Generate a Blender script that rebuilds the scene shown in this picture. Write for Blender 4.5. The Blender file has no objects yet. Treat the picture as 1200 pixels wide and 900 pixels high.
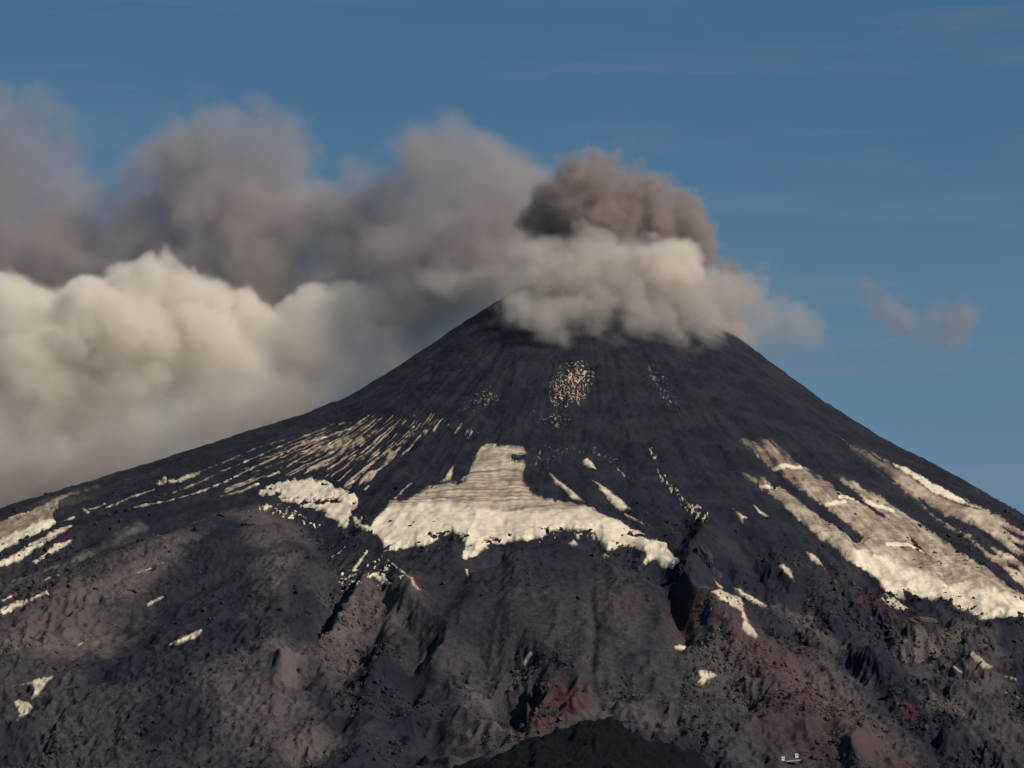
import bpy, math, random
import numpy as np
from mathutils import Vector

scene = bpy.context.scene
col = scene.collection
random.seed(4)

# ------------------------------------------------------------------ camera
FPX = 6000.0                                   # focal length in pixels of the 1200 x 900 photograph
CAM = (-174.0, -12000.0, 300.0)
PITCH = math.radians(10.81)
cam = bpy.data.cameras.new("camera")
cam.sensor_width = 36.0
cam.lens = 36.0 * FPX / 1200.0
cam.clip_start = 1.0
cam.clip_end = 200000.0
cam_o = bpy.data.objects.new("camera", cam)
cam_o.location = CAM
cam_o.rotation_euler = (math.radians(90.0) + PITCH, 0.0, 0.0)
col.objects.link(cam_o)
scene.camera = cam_o

# ------------------------------------------------------------------ light
SUN_ELEV = math.radians(34.0)
SUN_AZ = math.radians(128.0)                   # clockwise from +Y: right of the camera and behind it
sun_dir = Vector((math.sin(SUN_AZ) * math.cos(SUN_ELEV), math.cos(SUN_AZ) * math.cos(SUN_ELEV), math.sin(SUN_ELEV)))
sun = bpy.data.lights.new("sun", 'SUN')
sun.energy = 4.0
sun.angle = math.radians(0.5)
sun.color = (1.0, 0.90, 0.75)
sun_o = bpy.data.objects.new("sun", sun)
sun_o.rotation_euler = sun_dir.to_track_quat('Z', 'Y').to_euler()
sun_o.location = (3000, -4000, 6000)
col.objects.link(sun_o)

world = bpy.data.worlds.new("World")
scene.world = world
world.use_nodes = True
wn = world.node_tree
for n in list(wn.nodes):
    wn.nodes.remove(n)
sky = wn.nodes.new("ShaderNodeTexSky")
sky.sky_type = 'NISHITA'
sky.sun_disc = False
sky.sun_elevation = SUN_ELEV
sky.sun_rotation = SUN_AZ
sky.altitude = 1500.0
sky.air_density = 1.0
sky.dust_density = 1.6
sky.ozone_density = 3.0
bg = wn.nodes.new("ShaderNodeBackground")
bg.inputs["Strength"].default_value = 0.05
wo = wn.nodes.new("ShaderNodeOutputWorld")
tone = wn.nodes.new("ShaderNodeMix")
tone.data_type = 'RGBA'
tone.blend_type = 'MULTIPLY'
tone.inputs["Factor"].default_value = 1.0
tone.inputs[7].default_value = (0.69, 1.09, 1.13, 1.0)      # the teal cast of this sky
wn.links.new(sky.outputs[0], tone.inputs[6])
# faint veils of high cirrus
tcw = wn.nodes.new("ShaderNodeTexCoord")
mpw = wn.nodes.new("ShaderNodeMapping")
mpw.inputs["Scale"].default_value = (9.0, 9.0, 75.0)
mpw.inputs["Rotation"].default_value = (0.0, math.radians(4.0), 0.0)
nzw = wn.nodes.new("ShaderNodeTexNoise")
nzw.inputs["Scale"].default_value = 1.6
nzw.inputs["Detail"].default_value = 5.0
nzw.inputs["Roughness"].default_value = 0.55
nzw.inputs["Distortion"].default_value = 0.6
rgw = wn.nodes.new("ShaderNodeMapRange")
rgw.interpolation_type = 'SMOOTHSTEP'
rgw.inputs["From Min"].default_value = 0.42
rgw.inputs["From Max"].default_value = 0.75
rgw.inputs["To Max"].default_value = 0.13
veil = wn.nodes.new("ShaderNodeMix")
veil.data_type = 'RGBA'
veil.inputs[7].default_value = (5.6, 6.2, 6.6, 1.0)
wn.links.new(tcw.outputs["Generated"], mpw.inputs[0])
wn.links.new(mpw.outputs[0], nzw.inputs["Vector"])
wn.links.new(nzw.outputs["Fac"], rgw.inputs["Value"])
wn.links.new(rgw.outputs["Result"], veil.inputs["Factor"])
sepw = wn.nodes.new("ShaderNodeSeparateXYZ")
wn.links.new(tcw.outputs["Generated"], sepw.inputs[0])
hzw = wn.nodes.new("ShaderNodeMapRange")
hzw.interpolation_type = 'SMOOTHSTEP'
hzw.inputs["From Min"].default_value = 0.27
hzw.inputs["From Max"].default_value = 0.10
hzw.inputs["To Max"].default_value = 0.64
wn.links.new(sepw.outputs[2], hzw.inputs["Value"])
haze_mix = wn.nodes.new("ShaderNodeMix")                   # air whitening towards the horizon
haze_mix.data_type = 'RGBA'
haze_mix.inputs[7].default_value = (4.1, 5.7, 7.0, 1.0)
wn.links.new(hzw.outputs["Result"], haze_mix.inputs["Factor"])
wn.links.new(tone.outputs[2], haze_mix.inputs[6])
wn.links.new(haze_mix.outputs[2], veil.inputs[6])
wn.links.new(veil.outputs[2], bg.inputs[0])
wn.links.new(bg.outputs[0], wo.inputs[0])

scene.view_settings.view_transform = 'Standard'
scene.view_settings.look = 'None'
scene.view_settings.gamma = 1.0
scene.view_settings.exposure = 0.0
scene.cycles.max_bounces = 10
scene.cycles.volume_bounces = 8
scene.cycles.transparent_max_bounces = 16

# ------------------------------------------------------------------ helpers
CP, SP = math.cos(PITCH), math.sin(PITCH)


def project(x, y, z):
    """World point to pixels of the 1200 x 900 photograph."""
    dx = x - CAM[0]; dy = y - CAM[1]; dz = z - CAM[2]
    d = dy * CP + dz * SP
    u = -dy * SP + dz * CP
    return 600.0 + FPX * dx / d, 450.0 - FPX * u / d


def at_y(px, py, y):
    """World point seen at a pixel, at the given world y."""
    a = (px - 600.0) / FPX
    b = (450.0 - py) / FPX
    dy = CP - b * SP
    dz = SP + b * CP
    t = (y - CAM[1]) / dy
    return CAM[0] + a * t, y, CAM[2] + dz * t


def grid_noise(axes, cell, seed):
    """Smooth noise (about -1..1) on the tensor grid of the given axes; cell: a size per axis."""
    rng = np.random.default_rng(seed)
    m = 512 if len(axes) == 2 else 96                # the lattice repeats far outside what can be seen
    g = rng.uniform(-1, 1, (m,) * len(axes)).astype(np.float32)
    for ax, (c, s) in enumerate(zip(axes, cell)):
        t = np.asarray(c, float) / s
        i = np.floor(t).astype(np.int64)
        f = (t - i).astype(np.float32)
        ws = ((1 - f) ** 3 / 6, (3 * f ** 3 - 6 * f ** 2 + 4) / 6, (-3 * f ** 3 + 3 * f ** 2 + 3 * f + 1) / 6, f ** 3 / 6)
        shape = [1] * len(axes)
        shape[ax] = len(c)
        g = sum(np.take(g, (i - 1 + k) % m, axis=ax) * ws[k].reshape(shape) for k in range(4))
    return g * (2.2 if len(axes) == 2 else 3.0)


_TAB = np.random.default_rng(77).uniform(-1, 1, (256, 256)).astype(np.float32)


def noise2(a, b, seed=0):
    """Value noise (-1..1) at scattered points."""
    a = a + seed * 17.37; b = b + seed * 9.71
    i = np.floor(a).astype(np.int64); j = np.floor(b).astype(np.int64)
    f = (a - i); g = (b - j)
    f = f * f * (3 - 2 * f); g = g * g * (3 - 2 * g)
    i0 = i & 255; i1 = (i + 1) & 255; j0 = j & 255; j1 = (j + 1) & 255
    return ((_TAB[i0, j0] * (1 - f) + _TAB[i1, j0] * f) * (1 - g) + (_TAB[i0, j1] * (1 - f) + _TAB[i1, j1] * f) * g)


def fbm2(a, b, octaves=4, seed=0, gain=0.5):
    s = 0; k = 1.0
    for o in range(octaves):
        s = s + k * noise2(a * 2 ** o, b * 2 ** o, seed + o * 3)
        k *= gain
    return s


def sstep(a, b, x):
    t = np.clip((x - a) / (b - a), 0, 1)
    return t * t * (3 - 2 * t)


def line_dist(X, Y, pts, closed):
    """Distance to a polyline, and (for a closed one) whether inside."""
    P = np.asarray(pts, float)
    d2 = np.full(X.shape, 1e18)
    inside = np.zeros(X.shape, bool)
    along = np.zeros(X.shape)
    n = len(P)
    for k in range(n if closed else n - 1):
        ax, ay = P[k][:2]; bx, by = P[(k + 1) % n][:2]
        ex, ey = bx - ax, by - ay
        L = ex * ex + ey * ey + 1e-9
        t = np.clip(((X - ax) * ex + (Y - ay) * ey) / L, 0, 1)
        dd = (X - ax - t * ex) ** 2 + (Y - ay - t * ey) ** 2
        m = dd < d2
        d2 = np.where(m, dd, d2)
        along = np.where(m, (k + t) / max(1, n - 1), along)
        if closed:
            c = ((ay > Y) != (by > Y))
            with np.errstate(divide='ignore', invalid='ignore'):
                xx = (bx - ax) * (Y - ay) / (by - ay + 1e-12) + ax
            inside ^= c & (X < xx)
    return np.sqrt(d2), inside, along


def sd_poly(X, Y, pts):
    d, ins, _ = line_dist(X, Y, pts, True)
    return np.where(ins, d, -d)


def tag(o, label=None, cat=None, group=None, kind=None):
    if label: o["label"] = label
    if cat: o["category"] = cat
    if group: o["group"] = group
    if kind: o["kind"] = kind
    return o


def mesh_object(name, verts, quads, mat, attrs=None, smooth=True, parent=None):
    me = bpy.data.meshes.new(name)
    nv = len(verts); nq = len(quads)
    me.vertices.add(nv)
    me.vertices.foreach_set("co", np.ascontiguousarray(verts, dtype=np.float32).ravel())
    me.loops.add(nq * 4)
    me.loops.foreach_set("vertex_index", np.ascontiguousarray(quads, dtype=np.int32).ravel())
    me.polygons.add(nq)
    me.polygons.foreach_set("loop_start", np.arange(0, nq * 4, 4, dtype=np.int32))
    me.polygons.foreach_set("use_smooth", np.full(nq, smooth, dtype=bool))
    me.update(calc_edges=True)
    for k, v in (attrs or {}).items():
        a = me.attributes.new(k, 'FLOAT', 'POINT')
        a.data.foreach_set("value", np.ascontiguousarray(v, dtype=np.float32).ravel())
    me.materials.append(mat)
    o = bpy.data.objects.new(name, me)
    col.objects.link(o)
    if parent: o.parent = parent
    return o


class Nodes:
    """A small builder for node trees."""
    def __init__(self, tree):
        self.t = tree

    def n(self, kind, **kw):
        x = self.t.nodes.new(kind)
        for k, v in kw.items():
            setattr(x, k, v)
        return x

    def link(self, a, b):
        self.t.links.new(a, b)

    def set(self, sock, v):
        if isinstance(v, bpy.types.NodeSocket):
            self.link(v, sock)
        else:
            sock.default_value = v

    def math(self, op, a, b=0.0, c=None, clamp=False):
        x = self.n("ShaderNodeMath", operation=op, use_clamp=clamp)
        self.set(x.inputs[0], a); self.set(x.inputs[1], b)
        if c is not None: self.set(x.inputs[2], c)
        return x.outputs[0]

    def mix(self, f, a, b):
        x = self.n("ShaderNodeMix", data_type='RGBA')
        self.set(x.inputs["Factor"], f)
        self.set(x.inputs[6], a); self.set(x.inputs[7], b)
        return x.outputs[2]

    def attr(self, name):
        return self.n("ShaderNodeAttribute", attribute_name=name).outputs["Fac"]

    def noise(self, vec, scale, detail=4.0, rough=0.55, dist=0.0):
        x = self.n("ShaderNodeTexNoise")
        self.link(vec, x.inputs["Vector"])
        x.inputs["Scale"].default_value = scale
        x.inputs["Detail"].default_value = detail
        x.inputs["Roughness"].default_value = rough
        x.inputs["Distortion"].default_value = dist
        return x.outputs["Fac"]

    def ramp(self, f, lo, hi):
        x = self.n("ShaderNodeMapRange", interpolation_type='SMOOTHSTEP')
        self.link(f, x.inputs["Value"])
        x.inputs["From Min"].default_value = lo
        x.inputs["From Max"].default_value = hi
        return x.outputs["Result"]


def new_mat(name):
    m = bpy.data.materials.new(name)
    m.use_nodes = True
    for n in list(m.node_tree.nodes):
        m.node_tree.nodes.remove(n)
    N = Nodes(m.node_tree)
    out = N.n("ShaderNodeOutputMaterial")
    return m, N, out


def rgb(r, g, b):
    return (r, g, b, 1.0)


# ------------------------------------------------------------------ materials
def rock_material():
    m, N, out = new_mat("volcanic_rock")
    co = N.n("ShaderNodeTexCoord").outputs["Object"]
    big = N.noise(co, 0.012, 5, 0.6)
    mid = N.noise(co, 0.07, 5, 0.65)
    fine = N.noise(co, 0.35, 3, 0.6)
    c = N.mix(N.ramp(big, 0.38, 0.62), rgb(0.0150, 0.0172, 0.0285), rgb(0.0270, 0.0272, 0.0390))
    br = N.math('MULTIPLY_ADD', N.math('SUBTRACT', mid, 0.5), 0.9, N.attr("brown"), clamp=True)
    br = N.math('MULTIPLY', br, N.ramp(N.attr("brown"), 0.0, 0.25))
    c = N.mix(br, c, rgb(0.110, 0.092, 0.092))
    rd = N.math('MULTIPLY', N.math('MULTIPLY_ADD', N.math('SUBTRACT', N.math('MULTIPLY', N.math('ADD', mid, fine), 0.5), 0.5), 2.6, N.attr("red"), clamp=True), N.ramp(N.attr("red"), 0.0, 0.3))
    c = N.mix(rd, c, rgb(0.082, 0.036, 0.038))
    c = N.mix(N.attr("grey"), c, rgb(0.115, 0.108, 0.108))
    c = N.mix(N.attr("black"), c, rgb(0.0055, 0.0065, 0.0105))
    v = N.math('ADD', 0.30, N.math('MULTIPLY', fine, 0.8))
    v = N.math('ADD', v, N.math('MULTIPLY', mid, 0.6))
    hs = N.n("ShaderNodeHueSaturation")
    N.link(v, hs.inputs["Value"]); N.link(c, hs.inputs["Color"])
    b = N.n("ShaderNodeBsdfPrincipled")
    N.link(hs.outputs[0], b.inputs["Base Color"])
    b.inputs["Roughness"].default_value = 0.95
    b.inputs["Specular IOR Level"].default_value = 0.15
    bump = N.n("ShaderNodeBump")
    bump.inputs["Strength"].default_value = 1.0
    bump.inputs["Distance"].default_value = 2.5
    N.link(N.math('ADD', fine, N.math('MULTIPLY', mid, 2.0)), bump.inputs["Height"])
    N.link(bump.outputs[0], b.inputs["Normal"])
    N.link(b.outputs[0], out.inputs["Surface"])
    return m


def snow_material():
    m, N, out = new_mat("ash_dusted_snow")
    co = N.n("ShaderNodeTexCoord").outputs["Object"]
    mid = N.noise(co, 0.06, 5, 0.6)
    fine = N.noise(co, 0.3, 4, 0.65)
    d = N.math('ADD', N.attr("dirt"), N.math('MULTIPLY', N.math('SUBTRACT', mid, 0.5), 0.5))
    d = N.math('ADD', d, N.math('MULTIPLY', N.math('SUBTRACT', fine, 0.5), 0.35), clamp=True)
    d2 = N.math('ADD', N.attr("dirt"), N.math('MULTIPLY', N.math('SUBTRACT', fine, 0.5), 0.9))
    c = N.mix(d, rgb(0.75, 0.665, 0.515), rgb(0.245, 0.185, 0.140))
    c = N.mix(N.ramp(d2, 0.95, 1.75), c, rgb(0.030, 0.030, 0.036))
    b = N.n("ShaderNodeBsdfPrincipled")
    N.link(c, b.inputs["Base Color"])
    b.inputs["Roughness"].default_value = 0.8
    b.inputs["Specular IOR Level"].default_value = 0.2
    bump = N.n("ShaderNodeBump")
    bump.inputs["Strength"].default_value = 0.6
    bump.inputs["Distance"].default_value = 1.5
    N.link(N.math('ADD', fine, mid), bump.inputs["Height"])
    N.link(bump.outputs[0], b.inputs["Normal"])
    N.link(b.outputs[0], out.inputs["Surface"])
    return m


def plain_material(name, c, rough=0.8):
    m, N, out = new_mat(name)
    co = N.n("ShaderNodeTexCoord").outputs["Object"]
    f = N.noise(co, 1.2, 4, 0.6)
    cc = N.mix(f, rgb(*[x * 0.8 for x in c]), rgb(*[min(1.0, x * 1.15) for x in c]))
    b = N.n("ShaderNodeBsdfPrincipled")
    N.link(cc, b.inputs["Base Color"])
    b.inputs["Roughness"].default_value = rough
    N.link(b.outputs[0], out.inputs["Surface"])
    return m


ROCK = rock_material()
SNOW = snow_material()

# ------------------------------------------------------------------ the volcano and the ground round it
# height against distance from the axis
R_K = np.array([0, 60, 150, 170, 260, 600, 1000, 1500, 2200, 3200, 4500, 7000, 12000, 90000.0])
Z_K = [2790.0, 2780.0, 2800.0, 2822.0]
for k, s in enumerate([.60, .60, .585, .56, .53, .50, .40, .16, .03, 0.0]):
    Z_K.append(Z_K[-1] - s * (R_K[4 + k] - R_K[3 + k]))
rr = np.linspace(170, 7000, 3000)
zr = np.interp(rr, R_K, Z_K)
zr = np.convolve(np.pad(zr, 30, mode='edge'), np.ones(60) / 60, 'same')[30:-30]
# the flanks to the left and right are gentler or steeper than the front: effective radius against x
U_X = [-30000, -6000, -3000, -1874, -1574, -1374, -1174, -974, -774, -674, -574, -494, -394, -294, -204, -165, 0, 165, 366, 466, 566, 686, 826, 946, 1026, 1226, 3000, 6000, 30000]
U_R = [30000, 5500, 2300, 1376, 1244, 1142, 1022, 901, 782, 727, 654, 572, 459, 331, 230, 165, 0, 165, 400, 537, 677, 820, 954, 1093, 1183, 1392, 3100, 6000, 30000]


def base_height(u, y):
    r = np.sqrt(u * u + y * y)
    z = np.interp(r, rr, zr)
    z = np.where(r < 170, np.interp(r, R_K[:4], Z_K[:4]), z)
    return np.where(r > 6900, np.interp(r, R_K, Z_K), z), r


xs = np.concatenate([-np.geomspace(80000, 1560, 40)[:-1], np.arange(-1540, 1200.1, 2.25), np.geomspace(1220, 80000, 40)])
ys = np.concatenate([-np.geomspace(80000, 3080, 50)[:-1], np.arange(-3060, 120.1, 4.0), np.geomspace(140, 80000, 50)])
NX, NY = len(xs), len(ys)
U1 = np.interp(xs, U_X, U_R)
X = np.broadcast_to(xs[None, :], (NY, NX)); Y = np.broadcast_to(ys[:, None], (NY, NX))
U = np.broadcast_to(U1[None, :], (NY, NX))
Z, RAD = base_height(U, Y)
Z = Z.copy()
PHI = np.arctan2(np.sign(X) * U, -Y)            # direction from the axis: 0 towards the camera
PX0, PY0 = project(X, Y, Z)                     # where the smooth cone stands in the view, to place landforms by


FRONT = np.flatnonzero((Y < 0) & (X > -1560) & (X < 1220) & (Y > -3100))
FX, FY = PX0.ravel()[FRONT].astype(np.float32), PY0.ravel()[FRONT].astype(np.float32)


def pick(fx, fy, pts, pad):
    P = np.asarray(pts, float)
    return np.flatnonzero((fx > P[:, 0].min() - pad) & (fx < P[:, 0].max() + pad) & (fy > P[:, 1].min() - pad) & (fy < P[:, 1].max() + pad))


def ellipse(fx, fy, cx, cy, rx, ry, ang, p=1):
    k = pick(fx, fy, [(cx, cy)], 2.6 * max(rx, ry))
    a = math.radians(ang)
    dx = fx[k] - cx; dy = fy[k] - cy
    u = dx * math.cos(a) + dy * math.sin(a)
    v = -dx * math.sin(a) + dy * math.cos(a)
    q = (u / rx) ** 2 + (v / ry) ** 2
    return k, np.exp(-(q * np.sqrt(q) if p > 1 else q))


def along(fx, fy, pts, w):
    k = pick(fx, fy, pts, 2.6 * w)
    d, _, t = line_dist(fx[k], fy[k], pts, False)
    return k, np.exp(-(d / w) ** 2)


def blob(cx, cy, rx, ry, ang=0.0):
    return ellipse(FX, FY, cx, cy, rx, ry, ang)


def stroke(pts, w):
    return along(FX, FY, pts, w)


def plateau(pts, soft):
    k = pick(FX, FY, pts, 0)
    return k, sstep(0, soft, sd_poly(FX[k], FY[k], pts))


def raise_by(arr, amount, kv):
    arr.ravel()[FRONT[kv[0]]] += amount * kv[1]


def full(kv):
    a = np.zeros(Z.shape)
    raise_by(a, 1.0, kv)
    return a


near = np.exp(-((np.maximum(RAD - 3300, 0)) / 1500.0) ** 2)     # full relief on the mountain, little on the plain
low = sstep(560, 740, PY0) * (Y < 0) * near                     # the eroded lower slopes
ROUGH = None
# outlines of the two largest snowfields, as they show
main = [(561, 524), (575, 519), (601, 521), (613, 522), (619, 530), (616, 537), (618, 548), (614, 557), (616, 566), (624, 576), (640, 583), (660, 587), (672, 588), (686, 591), (700, 599), (716, 606),
        (732, 613), (748, 622), (762, 631), (782, 637), (785, 645), (796, 657), (789, 668), (775, 664), (768, 658), (754, 660), (757, 648), (736, 640), (728, 640), (712, 645), (706, 642), (700, 632), (697, 624), (680, 621),
        (660, 621), (645, 625), (632, 630), (622, 634), (604, 635), (588, 637), (574, 641), (560, 649), (546, 655), (541, 652), (545, 640), (543, 634), (537, 627), (528, 624), (519, 628), (510, 635), (498, 640), (480, 643), (462, 645), (450, 646),
        (447, 636), (443, 628), (434, 625), (428, 622), (436, 612), (444, 602), (450, 594), (456, 586), (464, 585), (474, 585), (484, 581), (494, 574), (501, 567), (512, 566), (528, 563), (539, 562), (545, 556), (549, 545), (554, 533)]
lower = [(862, 553), (873, 552), (882, 557), (897, 561), (907, 572), (914, 569), (930, 582), (955, 601), (985, 622), (1004, 637), (1010, 630), (985, 608), (960, 590), (935, 573), (915, 559), (898, 545), (880, 530), (862, 516), (868, 512), (880, 517),
         (892, 521), (886, 514), (900, 513), (911, 518), (922, 530), (936, 543), (950, 551), (962, 558), (976, 569), (990, 580), (1002, 586), (1010, 585), (1004, 578), (990, 570), (975, 556), (985, 555), (1005, 567), (1030, 580), (1055, 597), (1075, 610),
         (1095, 625), (1115, 640), (1135, 652), (1160, 668), (1185, 688), (1210, 704), (1260, 735), (1260, 738), (1215, 727), (1198, 723), (1180, 724), (1160, 726), (1148, 725), (1136, 718), (1120, 712), (1106, 702), (1092, 705),
         (1080, 701), (1066, 695), (1059, 691), (1060, 702), (1048, 700), (1036, 693), (1030, 682), (1020, 674), (1008, 666), (1000, 661), (985, 650), (968, 637), (950, 622), (930, 604), (912, 588), (892, 573), (875, 562)]

# landforms
shoulder = full(plateau([(-200, 735), (60, 668), (150, 634), (215, 613), (262, 598), (305, 592), (345, 603), (378, 632), (398, 680), (392, 745), (350, 790), (350, 960), (-200, 960)], 34))
slab = full(plateau([(440, 664), (500, 640), (528, 629), (546, 634), (556, 660), (640, 632), (672, 625), (705, 640), (758, 664), (790, 684), (800, 740), (770, 800), (690, 830), (600, 770), (520, 770), (450, 720)], 26))
Z += 34 * shoulder + 26 * slab
raise_by(Z, 40, stroke([(824, 636), (818, 672), (845, 735), (905, 800), (980, 870), (1050, 960)], 26))
raise_by(Z, 26, blob(822, 652, 12, 16))
raise_by(Z, 14, blob(812, 690, 9, 14))
raise_by(Z, -16, stroke([(783, 690), (797, 722), (806, 745)], 5))
raise_by(Z, -10, stroke([(690, 700), (697, 745), (692, 800), (705, 840), (720, 852)], 6))
raise_by(Z, 34, stroke([(428, 690), (404, 735), (372, 775), (330, 806)], 9))
raise_by(Z, -11, stroke([(400, 712), (372, 752), (346, 786)], 9))
raise_by(Z, -13, stroke([(548, 680), (505, 745), (468, 800), (440, 900)], 17))
raise_by(Z, 14, stroke([(330, 700), (320, 780), (350, 850), (380, 930)], 30))
raise_by(Z, 30, stroke([(470, 720), (440, 800), (420, 900)], 26))
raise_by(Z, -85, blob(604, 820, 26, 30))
raise_by(Z, 26, blob(618, 806, 4, 17, 4))
raise_by(Z, 24, stroke([(640, 800), (668, 806), (690, 828), (650, 856), (612, 872), (580, 862)], 12))
raise_by(Z, -12, stroke([(851, 857), (868, 866), (882, 882), (896, 888)], 4))
raise_by(Z, -14, stroke([(1005, 770), (1030, 800), (1050, 822), (1090, 850)], 10))
raise_by(Z, 22, stroke([(1020, 760), (1070, 800), (1130, 850), (1200, 900)], 16))
raise_by(Z, 26, plateau([(1040, 712), (1065, 722), (1110, 716), (1160, 728), (1260, 735), (1260, 752), (1150, 752), (1070, 742)], 9))
raise_by(Z, -18, stroke([(1095, 850), (1100, 880), (1110, 920)], 9))
raise_by(Z, 16, stroke([(0, 740), (90, 705), (190, 668)], 14))
raise_by(Z, 10, stroke([(0, 690), (80, 655), (160, 620)], 8))

icy = np.maximum(full(plateau(main, 12)), full(plateau(lower, 8)))

# erosion: ribs that run down the cone, and broken rock lower down
ribs = fbm2(PHI * 26, RAD / 420.0, 4, 3)
Z += ribs * (1.1 + 3.5 * sstep(300, 1200, RAD) + 10 * low * (1 - 0.7 * slab)) * near * (RAD > 175) * (1 - 0.8 * icy)
ribs2 = 1 - np.abs(fbm2(PHI * 15 + 0.004 * ribs, RAD / 300.0, 3, 8))
Z += (ribs2 - 0.7) * 34 * low * (1 - 0.9 * np.maximum(slab, 0.7 * shoulder))
for cell, amp_low, amp_up, seed in ((150, 13, 0.0, 11), (75, 9, 0.6, 12), (38, 6.5, 0.9, 13), (19, 5.4, 1.3, 14), (11, 4.2, 1.2, 15), (6.5, 2.7, 0.9, 16)):
    g = grid_noise((ys, xs), (cell * 1.6, cell), seed)
    rug = 0.3 + 1.05 * sstep(-0.3, 0.5, grid_noise((ys, xs), (260, 220), seed + 40))
    rid = 0.6 - np.abs(g) * 1.5 if cell < 100 else g
    flat = 0.45 if cell < 12 else (0.62 if cell < 25 else 0.72)
    smoothed = (1 - flat * np.maximum(slab, 0.75 * shoulder * sstep(40, 120, PX0))) * (1 - 0.7 * icy)
    Z += (rid * amp_low * rug * low * smoothed + g * amp_up * (1 - 0.6 * low)) * near
rim = 2800 - 0.05 * (X + 200) + 7 * noise2(PHI * 5, RAD * 0, 4) + 3 * noise2(PHI * 17, RAD * 0, 6)      # the broken crater rim
Z = np.where((RAD < 420) & (Z > rim), np.where(RAD < 185, rim - 40 * sstep(185, 120, RAD), rim), Z)
Z = np.where(RAD > 5000, np.maximum(Z, 60.0), Z)

PX, PY = project(X, Y, Z)

# tints of the ground: tones of the rock, with some shade painted into the black
tw = 14 * grid_noise((ys, xs), (90, 60), 71) + 7 * grid_noise((ys, xs), (36, 22), 72)
QX, QY = PX0 + tw, PY0 + 10 * grid_noise((ys, xs), (80, 60), 73)


GX, GY = QX.ravel()[FRONT].astype(np.float32), QY.ravel()[FRONT].astype(np.float32)


def tint(cx, cy, rx, ry, ang=0.0):
    return ellipse(GX, GY, cx, cy, rx, ry, ang, 2)


def tint_stroke(pts, w):
    return along(GX, GY, pts, w)


def paint(arr, w, kv):
    f = arr.ravel()
    i = FRONT[kv[0]]
    f[i] = np.maximum(f[i], w * kv[1])


brown = np.zeros(Z.shape)
brown += 0.20 * low * (1 - 0.5 * slab) * sstep(-0.5, 0.5, grid_noise((ys, xs), (170, 120), 75))
for b, w in ((tint(320, 690, 28, 50, 10), .5), (tint(300, 620, 60, 22, 10), .55), (tint(130, 700, 90, 22, -22), .9), (tint(300, 850, 60, 60), .45), (tint(60, 760, 90, 30, -15), .75), (tint(210, 650, 30, 12, -20), .5),
             (tint_stroke([(405, 735), (372, 775), (330, 806)], 15), 1.1), (tint(450, 720, 34, 34), .65), (tint(400, 760, 40, 60), .45), (tint(545, 810, 30, 22), .6), (tint(380, 880, 40, 24), .6),
             (tint(320, 840, 30, 70), .5), (tint(575, 855, 30, 14), .6), (tint(640, 740, 60, 60), .18), (tint(720, 740, 50, 70), .3), (tint(730, 850, 60, 30), .4),
             (tint(850, 780, 70, 60, 30), .4), (tint(960, 800, 90, 40, 35), .6), (tint(1000, 850, 80, 40, 35), .55), (tint(1080, 728, 45, 9, 4), .85), (tint(1150, 770, 40, 22, 20), .4), (tint(1120, 830, 30, 14, 20), .5),
             (tint(1180, 850, 40, 40), .3), (tint(850, 710, 26, 12, 30), .5), (tint(940, 715, 50, 14, 30), .35)):
    paint(brown, w, b)
brown = brown * 1.45
red = np.zeros(Z.shape)
for b, w in ((tint(668, 828, 26, 18, -20), 1.0), (tint_stroke([(690, 836), (650, 862), (610, 876)], 10), .9), (tint(70, 742, 60, 9, -15), .3), (tint(322, 614, 16, 8), .5), (tint(800, 720, 24, 34), .6), (tint(960, 850, 70, 40, 30), .34), (tint(330, 660, 26, 26), .2), (tint(740, 720, 40, 30), .2), (tint(840, 740, 40, 16, 30), .35),
             (tint_stroke([(860, 740), (930, 790), (1000, 850), (1040, 900)], 34), .42), (tint(1022, 697, 16, 9), .5), (tint(1068, 820, 20, 6, 40), .6), (tint(1030, 880, 30, 8, 35), .5), (tint(880, 480, 10, 18, 20), .15), (tint(400, 740, 20, 8), .3)):
    paint(red, w, b)
grey = np.zeros(Z.shape)
for b, w in ((tint_stroke([(30, 690), (75, 668), (115, 645), (150, 628)], 8), 1.0), (tint_stroke([(-20, 640), (30, 612), (75, 585), (118, 566)], 7), .5), (tint(1140, 770, 10, 5, 30), .6), (tint_stroke([(880, 680), (935, 705), (975, 735)], 5), .4), (tint(635, 800, 14, 10), .3)):
    paint(grey, w, b)
grey *= 0.4 + 0.6 * sstep(-0.4, 0.4, grid_noise((ys, xs), (30, 14), 81))
black = np.zeros(Z.shape)  # black-toned rock, plus shade painted into the hollow and left of the knob
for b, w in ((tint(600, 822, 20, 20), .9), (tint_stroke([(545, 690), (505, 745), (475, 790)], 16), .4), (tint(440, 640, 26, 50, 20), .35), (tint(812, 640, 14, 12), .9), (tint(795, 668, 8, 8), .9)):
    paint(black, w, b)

idx = np.arange(NX * NY).reshape(NY, NX)
quads = np.stack([idx[:-1, :-1], idx[:-1, 1:], idx[1:, 1:], idx[1:, :-1]], -1).reshape(-1, 4)
verts = np.stack([X, Y, Z], -1).reshape(-1, 3)
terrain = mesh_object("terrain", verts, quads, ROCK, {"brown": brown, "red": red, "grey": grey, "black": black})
tag(terrain, "dark volcano cone of black lava with brown lower ridges", kind="structure")

# ------------------------------------------------------------------ snow and ice lying on the cone
SEEN_Y = np.where(Y > -9000, PY, 1e9)
VIS = PY <= np.minimum.accumulate(SEEN_Y, axis=0) + 2.5
VIS &= (Y < 0) & (X > -1560) & (X < 1220) & (Y > -3100)


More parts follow.
